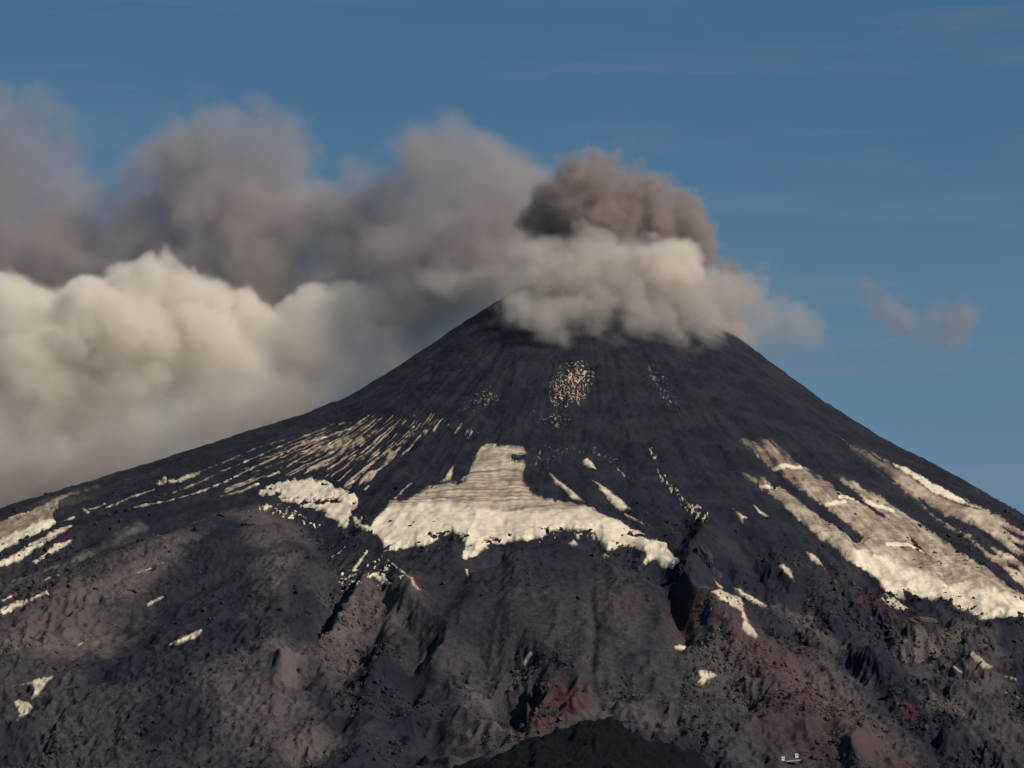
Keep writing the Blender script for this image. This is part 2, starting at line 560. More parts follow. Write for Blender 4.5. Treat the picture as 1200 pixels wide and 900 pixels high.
def up2(a):
    r = np.empty((2 * a.shape[0] - 1, a.shape[1]))
    r[::2] = a; r[1::2] = 0.5 * (a[:-1] + a[1:])
    c = np.empty((r.shape[0], 2 * a.shape[1] - 1))
    c[:, ::2] = r; c[:, 1::2] = 0.5 * (r[:, :-1] + r[:, 1:])
    return c


class Patch:
    """A piece of the cone's surface, twice as fine, with the pixels it shows at."""
    def __init__(self, x0, y0, x1, y1):
        k = VIS & (PX > x0) & (PX < x1) & (PY > y0) & (PY < y1)
        ri = np.flatnonzero(k.any(1)); ci = np.flatnonzero(k.any(0))
        R, C = slice(ri[0], ri[-1] + 1), slice(ci[0], ci[-1] + 1)
        self.x, self.y, self.z = up2(X[R, C]), up2(Y[R, C]), up2(Z[R, C])
        self.vis = up2(VIS[R, C].astype(float)) > 0.9
        self.px, self.py = project(self.x, self.y, self.z)
        u = np.interp(self.x, xs, U1)
        self.rad = np.hypot(u, self.y)
        self.phi = np.arctan2(np.sign(self.x) * u, -self.y)


def build_snow(name, p, f, dirt, label, cat, thick=3.0, steep=0.8, group=None, kind=None):
    dirt = dirt + 0.75 * sstep(2.4, -0.4, f + 1.2 * fbm2(p.px / 5, p.py / 4, 3, 99)) * (kind is None)      # thin dirty margin
    keep = (f > -1.6) & p.vis
    q = keep[:-1, :-1] & keep[:-1, 1:] & keep[1:, 1:] & keep[1:, :-1]
    top = np.maximum.reduce([f[:-1, :-1], f[:-1, 1:], f[1:, 1:], f[1:, :-1]])
    q &= top > -0.3
    ids = np.arange(f.size).reshape(f.shape)
    qd = np.stack([ids[:-1, :-1], ids[:-1, 1:], ids[1:, 1:], ids[1:, :-1]], -1)[q]
    used, inv = np.unique(qd, return_inverse=True)
    h = np.clip(f * steep * (0.75 + 0.5 * noise2(p.px / 9, p.py / 9, 2)), -1.6, thick)
    h = np.where(h > 0, h + 0.12, h)
    v = np.stack([p.x, p.y, p.z + h], -1).reshape(-1, 3)[used]
    o = mesh_object(name, v, inv.reshape(-1, 4), SNOW, {"dirt": np.broadcast_to(dirt, f.shape).ravel()[used]})
    tag(o, label, cat, group, kind)
    return o


def ragged(p, amp, size, seed):
    return amp * fbm2(p.px / size, p.py / size, 4, seed, 0.7)


def layers(p, seed, k=6.0):
    """Ash bands that lie along the contours."""
    w = 8 * noise2(p.phi * 14, p.rad / 60, seed + 5)
    return fbm2(p.phi * 9 + 3, (p.rad + w) / k, 3, seed, 0.7)


def bounds(*polys, pad=6):
    P = np.concatenate([np.asarray(q, float)[:, :2] for q in polys])
    return P[:, 0].min() - pad, P[:, 1].min() - pad, P[:, 0].max() + pad, P[:, 1].max() + pad


# the broad field in the middle
holes = [[(600, 533), (606, 535), (614, 533), (616, 537), (608, 539), (601, 537)]]
p = Patch(*bounds(main))
f = sd_poly(p.px, p.py, main) + ragged(p, 1.5, 9, 21)
f = np.minimum(f, -sd_poly(p.px, p.py, holes[0]) + ragged(p, 1.2, 5, 22))
rim_dots = sstep(606, 622, p.py) * sstep(0.42, 0.85, fbm2(p.px / 11, p.py / 4, 3, 31) + 0.25 * sstep(14, 2, f))
f = f - 9 * sstep(0.72, 0.95, rim_dots * (fbm2(p.px / 16, p.py / 7, 2, 36) > 0.1)) * (f < 16)
edge = 592 + 10 * noise2(p.px / 60, p.py * 0, 25) + 4 * noise2(p.px / 17, p.py * 0, 26)
ashy = 1 - sstep(0, 9, p.py - edge)
dirt = 0.08 + 0.62 * ashy + (0.10 + 0.22 * ashy) * layers(p, 41, 7.0) + 0.16 * fbm2(p.px / 14, p.py / 5, 3, 42) - 0.15 * sstep(560, 540, p.py)
dirt += 0.55 * sstep(7, 1, f) * sstep(600, 560, p.py) + 0.3 * sstep(3, 0.5, f)
dirt += 0.25 * sstep(640, 700, p.px) * sstep(625, 600, p.py)
f -= 3.5 * sstep(0.55, 0.9, fbm2(p.phi * 120, p.rad / 60, 3, 37)) * ashy * (f < 9)
build_snow("snow_field", p, f, dirt, "broad triangular dirty snowfield spread across the middle of the cone", "snowfield", 3.2)

# the wide glacier on the right flank, cut by dark lava tongues
tongue = [(995, 579), (1003, 586), (1015, 593), (1030, 603), (1041, 609), (1036, 604), (1022, 594), (1010, 586)]
chip = [(1066, 627), (1072, 634), (1080, 643), (1083, 646), (1077, 643), (1069, 635)]
p = Patch(*bounds(lower))
f = sd_poly(p.px, p.py, lower) + ragged(p, 1.5, 8, 51)
for h in (tongue, chip):
    f = np.minimum(f, -sd_poly(p.px, p.py, h) + ragged(p, 0.5, 4, 52))
dl, _, _ = line_dist(p.px, p.py, [(1015, 664), (1050, 684), (1100, 692), (1150, 708), (1220, 728)], False)
clean = sstep(20, 8, dl + 7 * fbm2(p.px / 20, p.py / 14, 3, 53))
up = sstep(600, 530, p.py + (p.px - 950) * 0.15)
dirt = 0.84 + 0.25 * up - 0.74 * clean + 0.22 * fbm2(p.phi * 150, p.rad / 110, 3, 56) + 0.14 * layers(p, 54, 9.0) + 0.22 * fbm2(p.px / 12, p.py / 9, 4, 55)
dirt += 0.3 * sstep(8, 2, f) * up + 0.55 * up * sstep(950, 1000, p.px) + 0.5 * up * sstep(0.0, 0.8, fbm2(p.phi * 60, p.rad / 130, 3, 59))
for ln in ([(905, 551), (920, 548), (938, 550)], [(892, 571), (909, 572)], [(985, 583), (1000, 585)], [(1006, 586), (1030, 594), (1045, 600)], [(1040, 641), (1060, 640), (1078, 644)], [(968, 592), (990, 591)], [(940, 640), (960, 636)], [(1025, 655), (1032, 657)]):
    d, _, _ = line_dist(p.px, p.py, ln, False)
    dirt -= 1.0 * sstep(3.4, 1.0, d + 1.0 * fbm2(p.px / 5, p.py / 5, 2, 57))
crack = np.abs(fbm2(p.px / 22 + 0.4 * noise2(p.px / 6, p.py / 6, 3), p.py / 9, 2, 58))
dirt += 0.35 * sstep(0.05, 0.0, crack) * (1 - up)
build_snow("glacier", p, f, dirt, "wide ash coloured glacier on the right flank with bright broken lower edge", "glacier", 5.0)

# ashy ice beyond the long dark tongue
upper = [(978, 511), (990, 516), (1003, 521), (1020, 528), (1040, 538), (1052, 546), (1070, 556), (1095, 568), (1120, 580), (1145, 592), (1165, 602), (1190, 617), (1260, 655), (1260, 725), (1215, 700), (1200, 690), (1180, 673), (1160, 655), (1140, 642), (1118, 624), (1098, 610),
         (1075, 592), (1050, 570), (1025, 548), (1005, 532), (990, 522)]
gap1 = [(1077, 584), (1086, 590), (1096, 598), (1108, 606), (1118, 607), (1126, 612), (1140, 615), (1152, 622), (1164, 630), (1176, 640), (1200, 655), (1215, 664), (1215, 668), (1195, 658), (1180, 648), (1170, 644), (1160, 638), (1152, 634), (1166, 648), (1171, 652), (1160, 648), (1150, 640), (1138, 628), (1120, 618), (1105, 610), (1092, 602)]
gap2 = [(1181, 659), (1190, 663), (1194, 669), (1184, 665)]
gap3 = [(1176, 619), (1195, 627), (1215, 636), (1215, 640), (1192, 630)]
gap4 = [(1182, 632), (1200, 641), (1215, 650), (1215, 653), (1195, 642)]
bright = [(1042, 541), (1060, 547), (1080, 558), (1100, 569), (1120, 580), (1140, 591), (1154, 597), (1147, 597), (1130, 592), (1118, 588), (1104, 582), (1092, 577), (1078, 566), (1062, 555), (1050, 548)]
p = Patch(*bounds(upper))
f = sd_poly(p.px, p.py, upper) + ragged(p, 2.0, 8, 61)
for h in (gap1, gap2, gap3, gap4):
    f = np.minimum(f, -sd_poly(p.px, p.py, h) + ragged(p, 1.2, 5, 62))
f = np.minimum(f, -sd_poly(p.px, p.py, bright) + 0.6)
f = f - 6 * sstep(0.25, 0.75, fbm2(p.phi * 70, p.rad / 100, 3, 63)) * sstep(1085, 1000, p.px)
dirt = 0.88 + 0.40 * fbm2(p.px / 16, p.py / 9, 4, 64) + 0.25 * sstep(8, 1, f) - 0.20 * sstep(1100, 1180, p.px) + 0.3 * sstep(1085, 1010, p.px)
build_snow("glacier", p, f, dirt, "grey brown ashy ice under the upper right skyline beyond the long dark tongue", "glacier", 3.0)



def largest(m):
    """The largest connected part of a mask."""
    lab = np.where(m, np.arange(1, m.size + 1).reshape(m.shape), 0)
    for _ in range(400):
        n = lab.copy()
        n[1:] = np.maximum(n[1:], lab[:-1]); n[:-1] = np.maximum(n[:-1], lab[1:])
        n[:, 1:] = np.maximum(n[:, 1:], n[:, :-1]); n[:, :-1] = np.maximum(n[:, :-1], n[:, 1:])
        n = np.where(m, n, 0)
        if (n == lab).all():
            break
        lab = n
    v, c = np.unique(lab[lab > 0], return_counts=True)
    k = lab == v[c.argmax()]
    g = k.copy()
    for _ in range(3):
        g[1:] |= g[:-1]; g[:-1] |= g[1:]; g[:, 1:] |= g[:, :-1]; g[:, :-1] |= g[:, 1:]
    return k | (g & ~m)


def simple(name, outline, label, cat, dirt=0.2, amp=1.0, seed=1, group=None, thick=2.4, lay=0.15, bits=0.0):
    p = Patch(*bounds(outline))
    f = sd_poly(p.px, p.py, outline) + ragged(p, amp, 6, seed)
    if bits:
        f = f - bits * sstep(0.1, 0.6, fbm2(p.px / 7, p.py / 5, 3, seed + 7))
    keep = largest(f > -0.3)
    f = np.where(keep, f, -9)
    d = dirt + lay * layers(p, seed, 6.0) + 0.25 * sstep(2.5, 0.3, f) + 0.15 * fbm2(p.px / 6, p.py / 5, 3, seed + 2)
    return build_snow(name, p, f, d, label, cat, thick, group=group)


def streak(pts, width, label, seed, dirt=0.3, drop=1.4, group=None):
    p = Patch(*bounds(pts, pad=8))
    d, _, t = line_dist(p.px, p.py, pts, False)
    w = width * (0.75 + 0.5 * noise2(p.px / 14, p.py * 0, seed))
    f = 0.78 * w - d + 0.8 * fbm2(p.px / 4, p.py / 3, 3, seed, 0.7) - drop * sstep(0.1, 0.6, noise2(p.px / 9, p.py / 20, seed + 4))
    return build_snow("snow_streak", p, f, dirt + 0.12 + 0.45 * fbm2(p.px / 6, p.py / 4, 3, seed), label, "snow streak", 1.6, group=group)


simple("snow_strip", bright, "bright smooth snow strip just below the upper right skyline", "snow strip", 0.12, 1.2, 65)
simple("snow_strip", [(1148, 585), (1160, 591), (1170, 598), (1180, 604), (1172, 602), (1158, 594)], "thin grey snow sliver on the right skyline", "snow strip", 0.9, 0.6, 66)

# strips and scraps round the middle field
simple("snow_strip", [(642, 553), (647, 555), (652, 561), (662, 568), (672, 575), (678, 582), (685, 588), (676, 586), (668, 583), (660, 573), (650, 565)], "slanting snow strip right of the upper neck of the broad middle field", "snow strip", 0.5, 0.7, 71)
simple("snow_strip", [(695, 563), (704, 567), (714, 574), (726, 583), (736, 592), (741, 597), (733, 598), (730, 601), (722, 595), (714, 587), (707, 577)], "pale lens of snow above the right arm of the middle field", "snow strip", 0.4, 0.8, 72)
streak([(732, 602), (745, 609), (754, 614)], 1.3, "hairline snow streak below the pale lens above the right arm", 73, 0.4, 0.2)
simple("snow_patch", [(683, 538), (688, 537), (694, 542), (699, 550), (692, 549), (684, 545)], "small snow scrap high above the right arm of the middle field", "snow patch", 0.2, 0.8, 74)
streak([(724, 550), (729, 554), (733, 560)], 1.4, "tiny snow streak right of the small scrap above the right arm", 75, 0.3, 0.5)
streak([(463, 584), (473, 574), (482, 566)], 1.5, "thin snow finger on black lava left of the middle field", 76, 0.45, 0.0)
simple("snow_patch", [(512, 566), (520, 560), (527, 551), (531, 546), (530, 558), (528, 563)], "narrow grey snow wedge on the upper left edge of the middle field", "snow patch", 0.45, 0.8, 77)
simple("snow_patch", [(666, 637), (672, 632), (678, 638), (671, 641)], "small pinkish snow scrap just under the middle field rim", "snow patch", 0.5, 0.6, 78)
simple("snow_patch", [(704, 651), (709, 648), (714, 652), (708, 655)], "tiny snow scrap below the notch in the middle field rim", "snow patch", 0.4, 0.5, 79)
simple("snow_patch", [(545, 667), (548, 667), (550, 676), (547, 675)], "tiny vertical snow fleck on the dark slab below the middle field", "snow patch", 0.2, 0.4, 80)
simple("snow_patch", [(612, 777), (616, 768), (622, 763), (625, 766), (620, 774), (615, 780)], "little slanted snow patch above the red crater", "snow patch", 0.3, 0.6, 81)

# the cluster left of the middle field
left = [(298, 577), (312, 572), (330, 566), (345, 563), (362, 560), (372, 562), (392, 569), (404, 573), (418, 577), (420, 586), (415, 598), (410, 608), (406, 618), (398, 616), (390, 611), (382, 603), (370, 597), (356, 592), (342, 589), (326, 583), (312, 580)]
hollow = [(352, 590), (362, 585), (375, 581), (385, 583), (398, 588), (386, 590), (372, 596), (366, 594)]
p = Patch(*bounds(left))
f = sd_poly(p.px, p.py, left) + ragged(p, 2.4, 8, 83)
f = np.minimum(f, -sd_poly(p.px, p.py, hollow) + ragged(p, 4.5, 7, 84) + 3.0)
f = f - 5 * sstep(0.45, 0.8, fbm2(p.px / 11, p.py / 5, 3, 85))
build_snow("snow_field", p, f, 0.1 + 0.2 * fbm2(p.px / 9, p.py / 4, 3, 86), "bright cream snowfield with ragged holes left of the broad middle field", "snowfield", 2.4)
simple("snow_patch", [(414, 606), (417, 605), (421, 609), (424, 606), (423, 613), (431, 616), (434, 622), (424, 620), (417, 618)], "flaky snow scrap between the two bright fields", "snow patch", 0.2, 1.2, 87, bits=1.5)

# long streaks that run down the left flank
streak([(213, 561), (240, 551), (264, 541), (300, 525), (345, 512)], 1.0, "uppermost faint snow streak on the left flank", 91, 0.7, 1.0)
streak([(198, 579), (230, 567), (258, 553), (290, 540), (312, 530), (350, 514), (378, 503), (405, 495)], 1.35, "second long snow streak from the skyline on the left flank", 92, 0.45, 0.9)
streak([(150, 596), (165, 593), (200, 586), (232, 577), (265, 564), (290, 551), (310, 542), (355, 520), (385, 511), (418, 500)], 1.7, "longest brightest snow streak on the left flank", 93, 0.25, 0.9)
streak([(256, 582), (270, 579), (284, 575), (302, 567)], 2.0, "short snow streak ending at the ragged cream snowfield", 94, 0.35, 0.6)
streak([(308, 559), (318, 557), (326, 553)], 2.2, "stubby snow dash above the tip of the ragged cream snowfield", 95, 0.2, 0.4)
streak([(329, 549), (336, 547), (342, 543), (352, 538), (362, 531), (376, 523)], 1.8, "broken chain of snow dashes above the ragged cream snowfield", 96, 0.3, 0.9)
simple("snow_patch", [(207, 563), (215, 558), (226, 555), (236, 552), (233, 557), (222, 561), (211, 565)], "cream snow patch at the lower end of the uppermost streak", "snow patch", 0.25, 1.4, 97)
simple("snow_patch", [(180, 566), (191, 561), (194, 555), (196, 562), (208, 563), (206, 568), (196, 567), (190, 571), (184, 569)], "speckled snow scrap where the streaks meet the left shoulder", "snow patch", 0.3, 2.0, 98, bits=2.0)
streak([(124, 595), (135, 591), (150, 584), (165, 579), (180, 574)], 1.8, "bright snow dash on black lava near the left shoulder", 99, 0.35, 1.0)
streak([(105, 597), (114, 595), (122, 590)], 1.5, "short snow dash left of the bright dash on black lava", 100, 0.4, 0.4)
simple("snow_patch", [(97, 596), (102, 597), (106, 601), (103, 602), (98, 599)], "tiny bright snow crumb below the short dashes on the left", "snow patch", 0.15, 0.6, 101)

# fields at the left edge
ash_l = [(-60, 630), (0, 612), (20, 604), (40, 596), (56, 588), (66, 583), (80, 578), (95, 574), (110, 568), (119, 566), (117, 571), (100, 578), (84, 581), (70, 588), (68, 597), (62, 601), (68, 612), (62, 617), (50, 622), (36, 628), (24, 634), (12, 640), (0, 648), (-60, 680)]
p = Patch(*bounds(ash_l))
f = sd_poly(p.px, p.py, ash_l) + ragged(p, 1.6, 7, 103)
dd, _, _ = line_dist(p.px, p.py, [(-20, 650), (0, 643), (20, 632), (36, 624), (50, 618), (66, 612)], False)
d2, _, _ = line_dist(p.px, p.py, [(6, 605), (20, 603), (35, 597)], False)
dirt = 0.95 - 0.9 * sstep(9, 3, dd + 3 * fbm2(p.px / 5, p.py / 6, 3, 104)) - 0.7 * sstep(4, 1, d2) + 0.2 * fbm2(p.px / 9, p.py / 5, 3, 105)
dirt += 0.5 * sstep(70, 95, p.px)
build_snow("snow_field", p, f, dirt, "ash grey snowfield with bright broken rim at the left edge", "snowfield", 3.0)
simple("snow_strip", [(-60, 690), (0, 659), (14, 650), (30, 640), (45, 632), (58, 624), (70, 618), (85, 615), (80, 620), (64, 630), (48, 640), (34, 650), (20, 660), (0, 664), (-60, 698)], "bright snow strip parallel to the rim of the ash grey field", "snow strip", 0.22, 1.3, 106, bits=0.8)
simple("snow_strip", [(38, 658), (48, 652), (58, 643), (64, 638), (76, 635), (88, 630), (86, 633), (76, 640), (64, 648), (52, 654), (42, 661)], "short bright snow strip on black lava below the parallel strip", "snow strip", 0.2, 0.9, 107)
streak([(68, 612), (76, 610), (87, 606)], 1.8, "stubby snow dash off the right tip of the ash grey field", 108, 0.3, 0.3)
streak([(50, 681), (58, 677), (68, 674)], 1.3, "small grey snow dash on the pale rock rib at the left", 109, 0.5, 0.3)
simple("snow_strip", [(-10, 722), (6, 709), (18, 705), (34, 700), (46, 694), (58, 691), (56, 697), (44, 701), (32, 708), (18, 713), (4, 721)], "ragged snow strip at the left edge above the red rock", "snow strip", 0.25, 1.5, 110, bits=1.4)
streak([(4, 704), (12, 699), (18, 696)], 1.5, "short snow dash just above the ragged strip at the left edge", 111, 0.3, 0.2)
streak([(162, 671), (172, 668), (184, 662), (194, 658)], 1.5, "slim snow streak at the top of the brown left shoulder", 112, 0.45, 0.3)
simple("snow_patch", [(170, 708), (178, 704), (190, 698), (193, 700), (184, 705), (173, 711)], "small leaf shaped snow patch on the left shoulder", "snow patch", 0.35, 0.5, 113)
simple("snow_patch", [(195, 756), (206, 750), (216, 745), (227, 741), (236, 737), (238, 740), (230, 748), (218, 752), (204, 757)], "cream feather shaped snow patch alone in the middle of the left shoulder", "snow patch", 0.38, 0.7, 114)
simple("snow_patch", [(90, 756), (97, 751), (105, 746), (106, 748), (100, 753), (92, 757)], "small snow fleck on the brown rock left of the feather patch", "snow patch", 0.5, 0.5, 115)
simple("snow_patch", [(14, 804), (30, 800), (40, 796), (54, 793), (67, 789), (62, 795), (54, 802), (47, 812), (42, 818), (36, 819), (40, 808), (38, 802), (26, 803)], "forked ashy snow patch near the lower left corner", "snow patch", 0.5, 0.8, 116)
simple("snow_patch", [(16, 822), (22, 820), (34, 824), (38, 828), (32, 838), (20, 847), (17, 846), (24, 836), (18, 828)], "hooked ashy snow patch below the forked one", "snow patch", 0.5, 0.8, 117)

# broken scraps on the dark knoll under the gap
simple("snow_patch", [(436, 672), (441, 670), (445, 674), (450, 673), (454, 680), (459, 684), (452, 685), (445, 682), (440, 677)], "bright double snow scrap at the centre of the dark knoll", "snow patch", 0.15, 1.0, 121, bits=0.6)
streak([(446, 650), (454, 656), (464, 664), (474, 671), (478, 676), (486, 684), (493, 692)], 1.4, "snow line slanting down right from the middle field corner", 122, 0.2, 0.7)
simple("snow_patch", [(478, 674), (484, 677), (487, 684), (494, 692), (489, 692), (482, 685)], "wedge of snow at the lower end of the slanting line", "snow patch", 0.25, 0.6, 123)
streak([(430, 646), (424, 655), (418, 663), (413, 669)], 1.8, "snow line slanting down left on the dark knoll", 124, 0.2, 0.7)
streak([(417, 672), (410, 676), (404, 679), (398, 688)], 1.8, "crumbled snow scraps at the lower end of the left slanting line", 125, 0.2, 0.9)
streak([(404, 641), (398, 647), (390, 652)], 1.4, "small snow dash under the ragged cream snowfield", 126, 0.2, 0.7)

# right flank scraps
simple("snow_patch", [(858, 594), (862, 598), (868, 602), (877, 607), (871, 609), (871, 614), (866, 608)], "forked snow scrap left of the glacier tip", "snow patch", 0.4, 0.5, 131)
simple("snow_patch", [(880, 589), (885, 592), (892, 599), (901, 605), (897, 606), (889, 601)], "slim snow wedge between forked scrap and glacier", "snow patch", 0.3, 0.5, 132)
simple("snow_patch", [(912, 661), (919, 660), (925, 666), (929, 674), (931, 682), (924, 674), (917, 670)], "curved grey snow scrap below the glacier on dark rock", "snow patch", 0.55, 1.0, 133)
simple("snow_patch", [(944, 646), (952, 648), (960, 655), (966, 664), (967, 669), (960, 662), (950, 656)], "thin curved snow scrap close under the glacier edge", "snow patch", 0.5, 1.0, 134)
simple("snow_patch", [(832, 694), (842, 690), (858, 696), (869, 700), (872, 708), (873, 716), (876, 726), (883, 736), (890, 745), (886, 750), (876, 744), (868, 737), (870, 726), (866, 716), (856, 710), (845, 704)], "tan boot shaped snow patch hanging on the reddish right ridge", "snow patch", 0.45, 0.7, 135)
simple("snow_strip", [(857, 686), (866, 690), (880, 698), (892, 705), (906, 713), (896, 712), (882, 707), (868, 698)], "thin pale snow strip beside the boot shaped patch", "snow strip", 0.4, 0.5, 136)
simple("snow_patch", [(837, 679), (842, 684), (848, 689), (845, 691), (839, 685)], "sliver of snow above the boot shaped patch", "snow patch", 0.4, 0.4, 137)
simple("snow_patch", [(818, 786), (828, 784), (836, 788), (843, 792), (834, 796), (827, 800), (822, 804), (817, 801), (820, 794)], "flag shaped snow patch below the right ridge", "snow patch", 0.45, 0.6, 138)
simple("snow_patch", [(790, 757), (797, 755), (805, 757), (806, 763), (798, 763), (791, 760)], "small oval snow patch above the flag shaped one", "snow patch", 0.35, 0.5, 139)
simple("snow_patch", [(1030, 700), (1036, 695), (1048, 699), (1058, 707), (1065, 713), (1061, 719), (1050, 715), (1040, 710)], "tan snow block broken off under the glacier rim", "snow patch", 0.6, 0.9, 140)
simple("snow_patch", [(1133, 761), (1141, 763), (1152, 771), (1165, 782), (1158, 787), (1146, 780), (1138, 771)], "ash brown snow patch on the lower right rocks", "snow patch", 0.85, 0.8, 141)
streak([(1118, 781), (1124, 786), (1131, 791)], 1.4, "small snow dash left of the ash brown patch", 142, 0.3, 0.3)
streak([(1172, 790), (1180, 793), (1192, 797)], 1.8, "snow dash at the right edge below the ash brown patch", 143, 0.55, 0.4)
streak([(1178, 811), (1185, 814), (1194, 818)], 1.2, "lowest thin snow dash near the right edge", 144, 0.4, 0.3)


# snow that is only a scatter of crumbs
def scatter(outline, seed, label, dirt, thr, su, sv, soft=8.0, radial=True, cuts=0.0):
    p = Patch(*bounds(outline))
    sd = sd_poly(p.px, p.py, outline)
    if radial:
        n = fbm2(p.phi * su, p.rad / sv, 3, seed, 0.6)
    else:
        n = fbm2(p.px / su, p.py / sv, 3, seed, 0.7)
    if cuts:
        n = n - cuts * np.abs(fbm2(p.px / 6, p.py / 3.5, 3, seed + 3, 0.7)) - 0.25 * fbm2(p.px / 40, p.py / 25, 2, seed + 4)
    f = (n - thr - 0.55 * sstep(soft, 0, sd)) * 5.0
    f = np.where(sd > 0, f, -9)
    return build_snow("snow_crumbs", p, f, dirt + 0.35 * fbm2(p.px / 4, p.py / 4, 2, seed), label, "snow crumbs", 1.3, 0.8)


scatter([(640, 460), (648, 440), (658, 426), (686, 422), (698, 440), (692, 462), (682, 474), (665, 480), (648, 476)], 151, "round patch of snow crumbs high on the cone under the vent", 0.72, -0.06, 1.4, 1.5, 15, False)
scatter([(535, 478), (550, 458), (572, 448), (596, 452), (590, 470), (572, 482), (548, 486)], 152, "faint snow crumbs left of the round patch high on the cone", 1.15, 0.24, 2.0, 1.7, 14, False)
scatter([(620, 500), (625, 480), (650, 478), (680, 484), (676, 502), (650, 508)], 153, "faint snow crumbs just below the round patch high on the cone", 1.2, 0.28, 2.0, 1.7, 14, False)
scatter([(752, 425), (768, 425), (790, 455), (805, 482), (795, 490), (775, 470), (756, 450)], 154, "sparse grey snow crumbs on the upper right of the cone", 1.2, 0.26, 1.8, 2.2, 10, False)
scatter([(755, 520), (764, 520), (775, 550), (800, 580), (830, 600), (835, 615), (815, 610), (785, 580), (768, 556)], 155, "snow crumbs strung down the dark slope right of the middle field", 0.5, 0.16, 2.6, 3.4, 7, False)
scatter([(330, 565), (318, 556), (345, 540), (385, 515), (420, 498), (450, 487), (500, 488), (540, 492), (565, 508), (545, 520), (505, 510), (480, 530), (455, 555), (432, 575), (410, 575), (370, 562)], 156, "fan of snow streaks combed downhill above the ragged cream snowfield", 0.7, 0.20, 100, 75, 10, cuts=0.45)
scatter([(250, 575), (300, 540), (345, 515), (400, 493), (440, 485), (500, 484), (545, 490), (520, 505), (470, 515), (430, 540), (400, 565), (360, 562), (320, 556), (300, 570), (270, 580)], 161, "fine dim snow threads between the long streaks of the left flank", 0.85, 0.22, 190, 110, 10, cuts=0.25)
scatter([(300, 590), (325, 588), (355, 600), (378, 615), (370, 620), (335, 608), (305, 600)], 157, "white snow crumbs on the black edge under the ragged cream snowfield", 0.0, 0.18, 4.0, 3.2, 6, False)
scatter([(396, 668), (425, 660), (440, 652), (475, 668), (480, 685), (440, 690), (420, 690), (394, 696)], 158, "loose white snow crumbs scattered over the dark knoll", 0.1, 0.52, 4.2, 3.4, 6, False)
scatter([(650, 624), (700, 622), (702, 632), (690, 636), (650, 634), (632, 640), (625, 636)], 159, "icicle like snow crumbs on the dark cliff under the middle field rim", 0.5, 0.25, 2.6, 5.0, 5, False)
scatter([(600, 540), (640, 515), (700, 515), (740, 540), (740, 570), (700, 545), (660, 540), (630, 560)], 160, "faint snow specks on the dark slope above the right arm", 1.3, 0.42, 2.2, 1.8, 14, False)

# ------------------------------------------------------------------ rocks, the black hill in front, the huts
def surface(px, py):
    """World point of the cone's surface seen at a pixel."""
    d = np.where(VIS, (PX - px) ** 2 + (PY - py) ** 2, 1e9)
    k = int(d.argmin())
    return float(X.ravel()[k]), float(Y.ravel()[k]), float(Z.ravel()[k])


def ico(level):
    import bmesh
    bm = bmesh.new()
    bmesh.ops.create_icosphere(bm, subdivisions=level, radius=1.0)
    v = np.array([x.co[:] for x in bm.verts]); f = np.array([[x.index for x in p.verts] for p in bm.faces])
    bm.free()
    return v, f


def tri_mesh(name, v, f, mat, smooth=False):
    me = bpy.data.meshes.new(name)
    me.vertices.add(len(v)); me.vertices.foreach_set("co", np.ascontiguousarray(v, np.float32).ravel())
    me.loops.add(len(f) * 3); me.loops.foreach_set("vertex_index", np.ascontiguousarray(f, np.int32).ravel())
    me.polygons.add(len(f)); me.polygons.foreach_set("loop_start", np.arange(0, len(f) * 3, 3, dtype=np.int32))
    me.polygons.foreach_set("use_smooth", np.full(len(f), smooth, dtype=bool))
    me.update(calc_edges=True)
    me.materials.append(mat)
    o = bpy.data.objects.new(name, me)
    col.objects.link(o)
    return o


def set_attr(me, name, value):
    a = me.attributes.new(name, 'FLOAT', 'POINT')
    a.data.foreach_set("value", np.full(len(me.vertices), value, np.float32) if np.isscalar(value) else np.asarray(value, np.float32))


ICO4 = ico(5)


def crag(px, py, wx, wy, hz, label, seed, brown=0.2, red=0.0, black=0.0, lean=0.0):
    """A jagged outcrop: planes cut from a ball, then broken up."""
    rng = np.random.default_rng(seed)
    v, f = ICO4
    r = np.full(len(v), 1.0)
    for _ in range(16):
        nrm = rng.normal(size=3); nrm /= np.linalg.norm(nrm)
        c = v @ nrm
        r = np.minimum(r, np.where(c > 0.05, rng.uniform(0.55, 0.95) / np.maximum(c, 0.05), 9))
    r = np.minimum(r, 1.25)
    r *= 1 + 0.12 * fbm2(v[:, 0] * 3 + v[:, 2] * 2, v[:, 1] * 3 - v[:, 2] * 2.5, 4, seed, 0.7)
    w = v * r[:, None] * np.array([wx, wy, hz])
    w[:, 0] += lean * w[:, 2]
    x, y, z = surface(px, py)
    o = tri_mesh("rock_outcrop", w, f, ROCK)
    o.location = (x, y + 0.25 * wy, z - 0.25 * hz)
    for nme, val in (("brown", brown), ("red", red), ("black", black), ("grey", 0.0)):
        set_attr(o.data, nme, val)
    tag(o, label, "rock outcrop")
    return o


